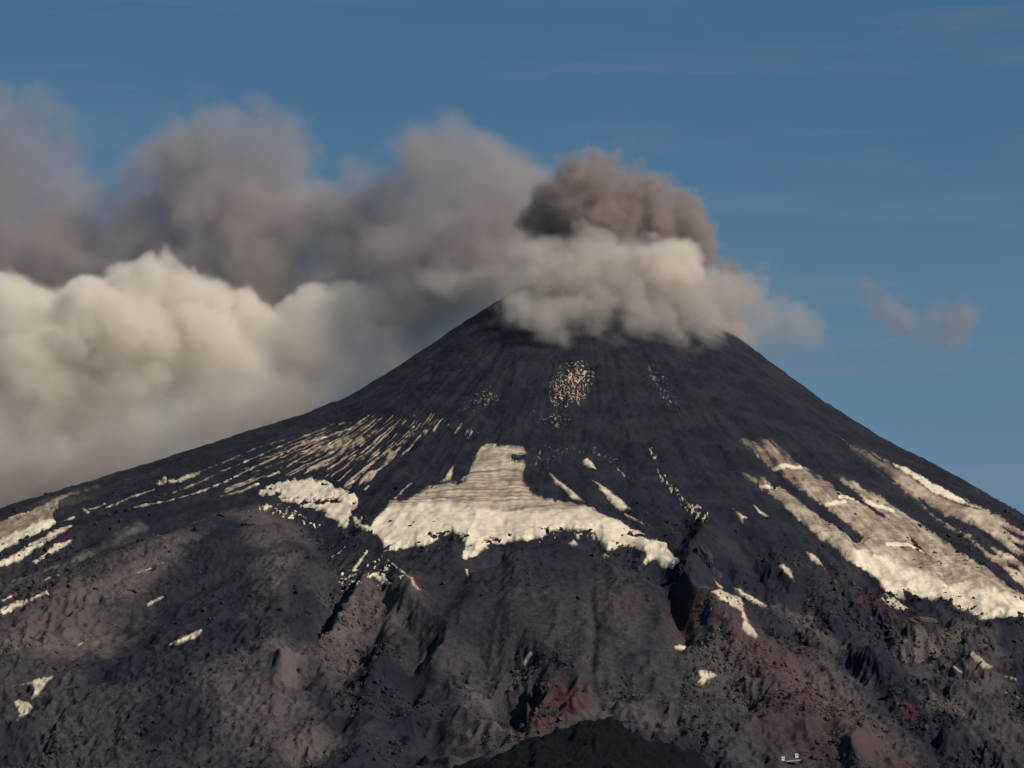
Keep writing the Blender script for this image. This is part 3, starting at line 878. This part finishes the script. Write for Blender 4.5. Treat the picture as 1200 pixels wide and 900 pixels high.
crag(822, 652, 26, 26, 34, "dark jagged rock knob at the right end of the middle snowfield", 1, 0.25)
crag(802, 668, 13, 14, 20, "smaller dark rock tooth left of the jagged knob", 2, 0.1, 0, .3)
crag(838, 672, 15, 15, 20, "brown rock step right below the jagged knob", 3, 0.5, 0.2)
crag(619, 818, 7, 8, 30, "thin reddish rock spire standing in the dark hollow above the black hill", 4, 0.5, 0.6, 0, 0.1)
crag(640, 808, 16, 16, 20, "brown rock lip on the right of the dark hollow", 5, 0.4, 0.5)
crag(262, 604, 22, 16, 15, "reddish rock crest on top of the left shoulder", 6, 0.5, 0.45)
crag(228, 622, 16, 14, 13, "dark rock hump left of the reddish crest on the shoulder", 7, 0.25, 0, .3)
crag(292, 614, 18, 14, 12, "brown rock hump right of the reddish crest on the shoulder", 8, 0.55)
crag(160, 694, 26, 14, 12, "brown rock ledge among the snow flecks of the left shoulder", 9, 0.7, 0.1)
crag(1078, 728, 40, 14, 14, "tan banded rock ledge under the glacier rim", 10, 0.95, 0.15)
crag(1128, 736, 34, 14, 14, "grey brown rock ledge at the right under the glacier rim", 11, 0.7)
crag(1046, 724, 14, 12, 14, "reddish rock corner left of the tan banded ledge", 12, 0.5, 0.6)
crag(1118, 832, 22, 16, 18, "pale brown rock stump near the lower right corner", 13, 0.9)
crag(1050, 812, 16, 14, 20, "dark rock block on the right lava ridge", 14, 0.2, 0, .3)
crag(545, 808, 20, 14, 14, "brown crumbling rock pile left of the dark hollow", 15, 0.8)
crag(402, 728, 14, 12, 20, "upper brown rock crest on the lava ridge at centre left", 16, 0.8, 0.1)
crag(352, 790, 14, 12, 16, "lower brown rock crest on the lava ridge at centre left", 17, 0.85, 0.2)

# boulders and blocks strewn over the broken lava
rng = np.random.default_rng(9)
cv, cf = ico(1)
rough_w = (low * np.clip(1 - 0.85 * np.maximum(slab, shoulder * sstep(40, 120, PX0)) + 0.0, 0.04, 1) * (VIS & (PX > -40) & (PX < 1240) & (PY < 960))).ravel()
rough_w *= sstep(-0.6, 0.9, grid_noise((ys, xs), (70, 50), 91)).ravel() ** 2
rough_w = rough_w / rough_w.sum()
NB = 16000
pk = rng.choice(len(rough_w), NB, p=rough_w)
size = 1.3 + 2.6 * rng.pareto(3.2, NB).clip(0, 2.2)
jit = rng.uniform(0.55, 1.25, (NB, len(cv), 1))
sc = size[:, None, None] * rng.uniform(0.6, 1.3, (NB, 1, 3))
bv = cv[None] * jit * sc
ang = rng.uniform(0, 6.28, NB)
ca, sa = np.cos(ang)[:, None], np.sin(ang)[:, None]
bv = np.stack([bv[..., 0] * ca - bv[..., 1] * sa, bv[..., 0] * sa + bv[..., 1] * ca, bv[..., 2]], -1)
bv += np.stack([X.ravel()[pk], Y.ravel()[pk], Z.ravel()[pk] + 0.15 * size], -1)[:, None]
bf = (cf[None] + (np.arange(NB) * len(cv))[:, None, None]).reshape(-1, 3)
boulders = tri_mesh("boulders", bv.reshape(-1, 3), bf, ROCK)
for nme, arr in (("brown", brown), ("red", red), ("black", black), ("grey", grey)):
    set_attr(boulders.data, nme, np.repeat(arr.ravel()[pk] + (rng.uniform(-0.1, 0.35, NB) if nme == "brown" else 0), len(cv)))
tag(boulders, "dark lava blocks strewn over the lower slopes", "boulders", kind="stuff")

# the black hill at the foot of the view
hx, hy, hz_ = at_y(684, 850, -3060)
gx = np.arange(-520, 640, 3.0); gy = np.arange(-420, 160, 4.0)
HX, HY = np.meshgrid(gx, gy)
crest = np.interp(HX, [-520, -330, -240, -150, -80, 0, 60, 150, 250, 400, 640], [-190, -128, -86, -46, -18, 0, -6, -36, -84, -170, -330])
HZ = crest - 0.46 * np.maximum(-HY, 0) - 0.55 * np.maximum(HY, 0) * sstep(0, 60, HY) + 13.0 * fbm2(HX / 70, HY / 70, 6, 17, 0.65) + 4.0 * (0.5 - np.abs(fbm2(HX / 34, HY / 34, 4, 19, 0.6)))
hv = np.stack([HX + hx, HY + hy, HZ + hz_], -1).reshape(-1, 3)
hi_ = np.arange(HX.size).reshape(HX.shape)
hq = np.stack([hi_[:-1, :-1], hi_[:-1, 1:], hi_[1:, 1:], hi_[1:, :-1]], -1).reshape(-1, 4)
hill = mesh_object("hill", hv, hq, ROCK, {"brown": np.zeros(HX.size), "red": np.zeros(HX.size), "grey": np.zeros(HX.size), "black": np.ones(HX.size)})  # one even near-black tone over the whole hill
tag(hill, "smooth black hill at the foot of the view", kind="structure")

# two white huts on a small terrace
WHITE = plain_material("white_paint", (0.80, 0.79, 0.76), 0.6)
REDWOOD = plain_material("red_brown_boards", (0.20, 0.055, 0.04))
DARKW = plain_material("dark_glass", (0.03, 0.035, 0.045), 0.3)
GRIT = plain_material("pale_grit", (0.30, 0.26, 0.23))


def box(name, lo, hi, mat, parent):
    x0, y0, z0 = lo; x1, y1, z1 = hi
    v = [(x0, y0, z0), (x1, y0, z0), (x1, y1, z0), (x0, y1, z0), (x0, y0, z1), (x1, y0, z1), (x1, y1, z1), (x0, y1, z1)]
    q = [(0, 3, 2, 1), (4, 5, 6, 7), (0, 1, 5, 4), (1, 2, 6, 5), (2, 3, 7, 6), (3, 0, 4, 7)]
    return mesh_object(name, np.array(v, float), np.array(q), mat, smooth=False, parent=parent)


def hut(px, py, w, h, label, annex):
    x, y, z = surface(px, py)
    o = bpy.data.objects.new("hut", None)
    o.location = (x, y - 6, z - 1.0)
    col.objects.link(o)
    tag(o, label, "hut", "white huts on the lower right slope")
    box("wall", (-w / 2, -3, -3), (w / 2, 3, h), WHITE, o)
    e = 0.5
    v = np.array([(-w / 2 - e, -3 - e, h + .01), (w / 2 + e, -3 - e, h + .01), (w / 2 + e, 3 + e, h + .01), (-w / 2 - e, 3 + e, h + .01), (-w / 2 - e, 0, h + 1.8), (w / 2 + e, 0, h + 1.8)], float)
    mesh_object("roof", v, np.array([(0, 1, 5, 4), (2, 3, 4, 5), (0, 3, 2, 1)]), WHITE, smooth=False, parent=o)
    box("door", (-0.5, -3.08, 0.2), (0.5, -3.0, 2.2), REDWOOD, o)
    for sx in (-w / 3.2, w / 3.2):
        box("window", (sx - 0.6, -3.06, 1.2), (sx + 0.6, -3.0, 2.2), DARKW, o)
    if annex:
        box("annex", (-w / 2 - 5, -2, -3), (-w / 2 - 0.02, 2.5, h - 0.8), REDWOOD, o)
    return o


hut(917.5, 890, 5.2, 2.8, "lower left white hut with a red brown annex near the bottom edge", True)
hut(934, 886, 5.6, 2.8, "upper right white hut above the pale terrace near the bottom edge", False)
a_ = surface(920, 892); b_ = surface(938, 892)
t = np.linspace(0, 1, 12)
lx = a_[0] + (b_[0] - a_[0]) * t; ly = np.minimum(a_[1], b_[1]) - 8 + 0 * t; lz = a_[2] + (b_[2] - a_[2]) * t - 0.2
tv = np.concatenate([np.stack([lx, ly - 3, lz - 3], -1), np.stack([lx, ly - 3, lz - 0.6], -1), np.stack([lx, ly + 9, lz - 0.3], -1)])
k = np.arange(11)
tq = np.concatenate([np.stack([k, k + 1, k + 13, k + 12], -1), np.stack([k + 12, k + 13, k + 25, k + 24], -1)])
tag(mesh_object("path", tv, tq, GRIT), "pale grit terrace between the two white huts", kind="structure")

# ------------------------------------------------------------------ clouds, steam and ash
def cloud_material(name, color, density, aniso=0.0):
    m, N, out = new_mat(name)
    v = N.n("ShaderNodeVolumePrincipled")
    v.inputs["Color"].default_value = rgb(*color)
    v.inputs["Density"].default_value = density
    v.inputs["Anisotropy"].default_value = aniso
    N.link(v.outputs[0], out.inputs["Volume"])
    return m


def skin_material(name, color, amount):
    """The thin mist at a cloud's skin."""
    m, N, out = new_mat(name)
    co = N.n("ShaderNodeTexCoord").outputs["Object"]
    f = N.ramp(N.noise(co, 0.02, 5, 0.6), 0.35, 0.75)
    d = N.n("ShaderNodeBsdfTranslucent")
    d.inputs["Color"].default_value = rgb(*color)
    t = N.n("ShaderNodeBsdfTransparent")
    mx = N.n("ShaderNodeMixShader")
    N.link(N.math('MULTIPLY', f, amount), mx.inputs[0])
    N.link(t.outputs[0], mx.inputs[1]); N.link(d.outputs[0], mx.inputs[2])
    N.link(mx.outputs[0], out.inputs["Surface"])
    return m


def volume_nodes(lattice, lo, hi, dims, vol_mat, as_mesh=None):
    """Node group: a lattice of points with a density each becomes a fog volume (or, as_mesh, the surface where it reaches that density)."""
    g = bpy.data.node_groups.new("fog_from_lattice", "GeometryNodeTree")
    g.interface.new_socket("Geometry", in_out='INPUT', socket_type='NodeSocketGeometry')
    g.interface.new_socket("Geometry", in_out='OUTPUT', socket_type='NodeSocketGeometry')
    N = Nodes(g)
    N.n("NodeGroupInput"); o = N.n("NodeGroupOutput")
    oi = N.n("GeometryNodeObjectInfo"); oi.inputs["Object"].default_value = lattice
    pos = N.n("GeometryNodeInputPosition").outputs[0]
    sep = N.n("ShaderNodeSeparateXYZ"); N.link(pos, sep.inputs[0])
    ix = []
    for k in range(3):
        step = (hi[k] - lo[k]) / (dims[k] - 1)
        v = N.math('DIVIDE', N.math('SUBTRACT', sep.outputs[k], float(lo[k])), float(step))
        v = N.math('MINIMUM', N.math('MAXIMUM', N.math('FLOOR', N.math('ADD', v, 0.5)), 0.0), float(dims[k] - 1))
        c = N.n("FunctionNodeFloatToInt"); N.link(v, c.inputs[0])
        ix.append(c.outputs[0])

    def im(op, a, b):
        x = N.n("FunctionNodeIntegerMath", operation=op)
        N.set(x.inputs[0], a); N.set(x.inputs[1], b)
        return x.outputs[0]
    index = im('ADD', im('MULTIPLY', im('ADD', im('MULTIPLY', ix[0], dims[1]), ix[1]), dims[2]), ix[2])
    na = N.n("GeometryNodeInputNamedAttribute", data_type='FLOAT'); na.inputs["Name"].default_value = "fog"
    si = N.n("GeometryNodeSampleIndex", data_type='FLOAT', domain='POINT')
    N.link(oi.outputs["Geometry"], si.inputs["Geometry"]); N.link(na.outputs["Attribute"], si.inputs["Value"]); N.link(index, si.inputs["Index"])
    vc = N.n("GeometryNodeVolumeCube")
    N.link(si.outputs[0], vc.inputs["Density"])
    vc.inputs["Min"].default_value = lo; vc.inputs["Max"].default_value = hi
    for k, nm in enumerate(("Resolution X", "Resolution Y", "Resolution Z")):
        vc.inputs[nm].default_value = dims[k]
    end = vc.outputs[0]
    if as_mesh:
        vm = N.n("GeometryNodeVolumeToMesh"); N.link(end, vm.inputs[0]); vm.inputs["Threshold"].default_value = as_mesh
        end = vm.outputs[0]
    sm = N.n("GeometryNodeSetMaterial"); N.link(end, sm.inputs[0]); sm.inputs["Material"].default_value = vol_mat
    N.link(sm.outputs[0], o.inputs[0])
    return g


def cloud(name, puffs, voxel, color, density, label, cat, seed, blend=30.0, edge=40.0, billow=(), holes=0.0, hole_size=90.0, skin=0.03, threshold=0.12, squash=0.8, aniso=0.0, group=None, rough=(), fade=None):
    """puffs: (px, py, radius in px, world y)."""
    C, R = [], []
    for px, py, r, y in puffs:
        c = at_y(px, py, y)
        C.append(c); R.append(r * (y - CAM[1]) / FPX * 1.018)
    C = np.array(C); R = np.array(R)
    pad = sum(a for _, a in billow) + sum(a for _, a in rough) + 0.6 * blend + voxel
    lo = (C - R[:, None] * np.array([1, squash, 1])).min(0) - pad
    hi = (C + R[:, None] * np.array([1, squash, 1])).max(0) + pad
    dims = [int(math.ceil((hi[k] - lo[k]) / voxel)) + 1 for k in range(3)]
    ax = [np.linspace(lo[k], hi[k], dims[k]).astype(np.float32) for k in range(3)]
    acc = np.zeros(dims, np.float32)
    for c, r in zip(C, R):
        reach = r + blend * 4
        sl = tuple(slice(*np.searchsorted(ax[k], (c[k] - reach, c[k] + reach))) for k in range(3))
        d = np.sqrt(((ax[0][sl[0]] - c[0])[:, None, None]) ** 2 + ((ax[1][sl[1]] - c[1]) / squash)[None, :, None] ** 2 + (ax[2][sl[2]] - c[2])[None, None, :] ** 2) - r
        acc[sl] += np.exp(-np.clip(d, -8 * blend, 8 * blend) / blend)
    d = -blend * np.log(acc + 1e-6)
    for k, (size, amp) in enumerate(billow):
        n = grid_noise(ax, (size, size, size), seed + k)
        d -= amp * (np.abs(n) * 2.2 - 0.75)
    for k, (size, amp) in enumerate(rough):
        d -= amp * grid_noise(ax, (size, size, size), seed + 20 + k)
    fog = sstep(0.0, 1.0, -d / edge).astype(np.float32)
    if holes:
        n = grid_noise(ax, (hole_size * 1.3, hole_size, hole_size), seed + 50) + 0.5 * grid_noise(ax, (hole_size * .5,) * 3, seed + 51) + 0.25 * grid_noise(ax, (hole_size * .25,) * 3, seed + 52)
        fog *= 1 - holes * sstep(-0.5, 0.7, n)
    if fade:
        gx, gy = project(ax[0][:, None, None], ax[1][None, :, None], ax[2][None, None, :])
        fog *= np.maximum(fade(gx + 14 * grid_noise(ax, (60,) * 3, seed + 60), gy + 18 * grid_noise(ax, (60,) * 3, seed + 61)), 0).astype(np.float32)
    me = bpy.data.meshes.new(name)
    n = dims[0] * dims[1] * dims[2]
    pts = np.stack(np.meshgrid(*ax, indexing='ij'), -1)
    me.vertices.add(n)
    me.vertices.foreach_set("co", pts.astype(np.float32).ravel())
    me.attributes.new("fog", 'FLOAT', 'POINT').data.foreach_set("value", np.ascontiguousarray(fog).ravel())
    lattice = bpy.data.objects.new("fog_lattice", me)
    vm = cloud_material(name + "_fog", color, density, aniso)
    sk = skin_material(name + "_skin", color, skin)
    lo, hi = tuple(float(v) for v in lo), tuple(float(v) for v in hi)
    # the thin skin, taken once as a plain mesh
    tmp = bpy.data.objects.new("skin_source", bpy.data.meshes.new("skin_source"))
    col.objects.link(tmp)
    tmp.modifiers.new("skin", 'NODES').node_group = volume_nodes(lattice, lo, hi, dims, sk, threshold)
    dg = bpy.context.evaluated_depsgraph_get()
    sm = bpy.data.meshes.new_from_object(tmp.evaluated_get(dg))
    sm.name = name
    bpy.data.objects.remove(tmp)
    sm.materials.clear(); sm.materials.append(sk)
    sm.polygons.foreach_set("use_smooth", np.ones(len(sm.polygons), dtype=bool))
    o = bpy.data.objects.new(name, sm)
    col.objects.link(o)
    tag(o, label, cat, group)
    # the vapour inside
    vd = bpy.data.volumes.new("vapour")
    vd.materials.append(vm)
    v = bpy.data.objects.new("vapour", vd)
    col.objects.link(v)
    v.parent = o
    v.modifiers.new("fog", 'NODES').node_group = volume_nodes(lattice, lo, hi, dims, vm)
    return o


def skin_y(px, py, up=20.0):
    """World y a little in front of the cone's surface seen at a pixel."""
    k = np.flatnonzero(VIS & (np.abs(PX - px) < 3) & (np.abs(PY - py) < 3))
    return float(Y.ravel()[k].mean()) - up if len(k) else 0.0


def near_cone(lst):
    return [(x, y + 7, r, skin_y(x, y + 7, d)) for x, y, r, d in lst]


cloud("cumulus_cloud", [(-60, 360, 50, 800), (0, 352, 40, 740), (32, 378, 38, 700), (70, 406, 40, 690), (108, 352, 30, 700), (146, 334, 30, 700), (182, 326, 27, 690), (214, 345, 31, 710), (250, 356, 31, 740), (292, 370, 36, 760),
                        (130, 400, 80, 760), (220, 420, 84, 780), (318, 405, 52, 780), (368, 378, 46, 800), (404, 362, 36, 820), (40, 455, 88, 760), (150, 490, 94, 780), (262, 475, 84, 780), (345, 440, 62, 800), (-40, 520, 104, 780), (90, 570, 84, 780), (398, 408, 56, 820), (430, 385, 40, 830), (220, 540, 74, 780), (340, 490, 56, 800)],
      4.8, (0.975, 0.945, 0.895), 0.032, "billowing cream cumulus cloud behind the left flank", "cloud", 201, blend=11, edge=24, rough=((120, 16),), billow=((100, 15), (50, 9), (24, 5), (12, 2.5)), squash=1.0, threshold=0.2,
      holes=0.45, hole_size=80, fade=lambda px, py: (1 - 0.93 * sstep(280, 450, px + 0.25 * (py - 400))) * (1 - 0.80 * sstep(395, 490, py + 0.14 * px)))
cloud("ash_cloud", [(535, 208, 92, 900), (575, 262, 92, 820), (470, 242, 68, 950), (440, 305, 92, 980), (296, 182, 84, 1150), (285, 262, 98, 1150), (222, 205, 76, 1200), (165, 295, 96, 1250), (52, 236, 72, 1300), (6, 172, 78, 1300), (60, 310, 94, 1300), (-60, 220, 100, 1350),
                    (-80, 330, 95, 1350), (390, 282, 76, 1050), (500, 335, 90, 880), (400, 370, 88, 980), (250, 345, 90, 1150), (622, 246, 66, 700), (590, 320, 76, 700), (340, 440, 86, 1000), (450, 420, 80, 900), (-20, 280, 95, 1300), (330, 330, 84, 1050), (110, 255, 56, 1250),
                    (150, 400, 90, 1250), (20, 400, 90, 1300), (250, 440, 80, 1100), (100, 500, 90, 1200), (-40, 520, 100, 1200), (540, 390, 66, 760), (640, 320, 46, 500), (480, 400, 84, 850), (430, 440, 84, 900), (520, 355, 76, 780), (390, 330, 76, 1000),
                    (400, 450, 62, 560), (440, 415, 60, 540), (345, 480, 62, 580), (250, 510, 54, 560), (150, 545, 56, 560), (40, 565, 60, 560)],
      8.0, (0.66, 0.605, 0.60), 0.0115, "huge soft grey brown ash cloud drifting left behind the white cumulus", "ash cloud", 231, blend=26, edge=86, rough=((210, 28), (105, 18)), billow=((80, 20), (40, 14), (20, 7)), holes=0.42, hole_size=120, threshold=0.25,
      fade=lambda px, py: (1 - 0.5 * sstep(320, 400, py) * sstep(340, 420, px)) * (1 - 0.55 * sstep(230, 130, py) * sstep(430, 380, px)))
cloud("ash_plume", [(690, 224, 48, 60), (652, 238, 34, 40), (738, 243, 46, 80), (778, 264, 46, 90), (702, 268, 52, 60), (640, 256, 29, 60), (812, 290, 29, 90), (844, 316, 17, 90), (720, 300, 48, 80), (864, 342, 10, 90), (764, 228, 22, 80), (704, 204, 30, 60)],
      4.6, (0.585, 0.51, 0.49), 0.030, "dense brown ash plume boiling up over the vent", "ash plume", 261, blend=9, edge=36, rough=((90, 8),), billow=((60, 15), (30, 11), (15, 6), (9, 3)), squash=1.0, threshold=0.2, holes=0.35, hole_size=50)
cloud("shaded_ash_core", [(633, 242, 19, -70), (647, 256, 22, -80), (663, 270, 22, -90), (641, 229, 13, -60), (686, 240, 13, -80), (678, 256, 15, -90), (690, 274, 16, -90), (724, 280, 13, -60), (744, 284, 12, -60)],  # ash on the plume's shaded left side, the shade put into its near black colour
      4.5, (0.09, 0.095, 0.125), 0.034, "near black ash core with painted shade low on the left side of the brown plume", "shaded ash core", 271, blend=8, edge=40, rough=((60, 8),), billow=((30, 9), (15, 5)), squash=1.0, threshold=0.2, holes=0.5, hole_size=40)
cloud("steam_puff", [(784, 312, 34, -330), (802, 324, 26, -330), (764, 304, 24, -330), (794, 296, 22, -320), (776, 332, 24, -335)],
      5.0, (0.97, 0.935, 0.87), 0.030, "bright cream steam puff bulging at the right of the steam cloud under the plume", "steam puff", 311, blend=10, edge=34, rough=((70, 6),), billow=((40, 9), (20, 6), (11, 3)), squash=1.0, threshold=0.2, holes=0.25, hole_size=40)
cloud("steam_puff", [(692, 296, 28, -320), (664, 308, 24, -320), (716, 306, 24, -320), (636, 302, 20, -300), (690, 318, 24, -330)],
      5.0, (0.93, 0.88, 0.82), 0.020, "pale steam puff left of the bright cream one under the near black ash core", "steam puff", 321, blend=10, edge=40, rough=((70, 6),), billow=((40, 9), (20, 6), (11, 3)), squash=1.0, threshold=0.2, holes=0.4, hole_size=40)
cloud("steam_cloud", [(784, 318, 34, -150), (738, 318, 42, -160), (694, 298, 36, -150), (642, 306, 40, -150), (606, 300, 26, -120), (662, 335, 48, -300), (722, 342, 50, -310), (786, 346, 48, -310), (622, 345, 40, -290), (580, 324, 28, -60), (556, 330, 28, 0), (530, 330, 26, 40), (505, 322, 22, 60),
                      (640, 340, 34, -330), (690, 345, 36, -340), (752, 350, 38, -340), (812, 352, 34, -330)]
      + near_cone([(614, 358, 28, 60), (640, 368, 32, 70), (672, 362, 32, 70), (706, 366, 34, 70), (744, 370, 34, 70), (784, 372, 34, 70), (824, 374, 32, 70), (603, 346, 20, 40), (762, 388, 24, 45), (634, 384, 22, 45), (850, 382, 24, 45), (700, 384, 20, 40), (660, 394, 14, 36), (730, 394, 18, 40), (800, 394, 20, 40), (832, 396, 18, 36)])
      + [(838, 358, 44, -170), (880, 368, 38, -70), (922, 380, 36, -20), (884, 342, 21, -60), (950, 390, 28, 0), (905, 402, 24, 0)],
      5.5, (0.77, 0.72, 0.69), 0.022, "pale steam cloud draped over the summit below the dark plume", "cloud", 281, blend=12, edge=50, rough=((110, 10),), billow=((60, 13), (30, 10), (15, 6)), holes=0.5, hole_size=60, squash=1.0, threshold=0.18,
      fade=lambda px, py: (1 - 0.5 * sstep(366, 412, py)) * (1 - 0.45 * sstep(600, 540, px)) * (1 - 0.5 * sstep(845, 900, px)))
cloud("cloud_wisp", [(1018, 350, 28, 0), (1040, 360, 30, 0), (1062, 374, 28, 0), (1080, 386, 24, 0), (1100, 388, 20, 0), (1120, 386, 24, 0), (1136, 378, 14, 0)],
      6.0, (0.74, 0.63, 0.58), 0.015, "small faint brown wisp alone in the blue sky on the right", "cloud", 301, blend=14, edge=56, rough=((60, 12),), billow=((40, 11), (20, 9), (10, 4)), holes=0.7, hole_size=45, threshold=0.12)
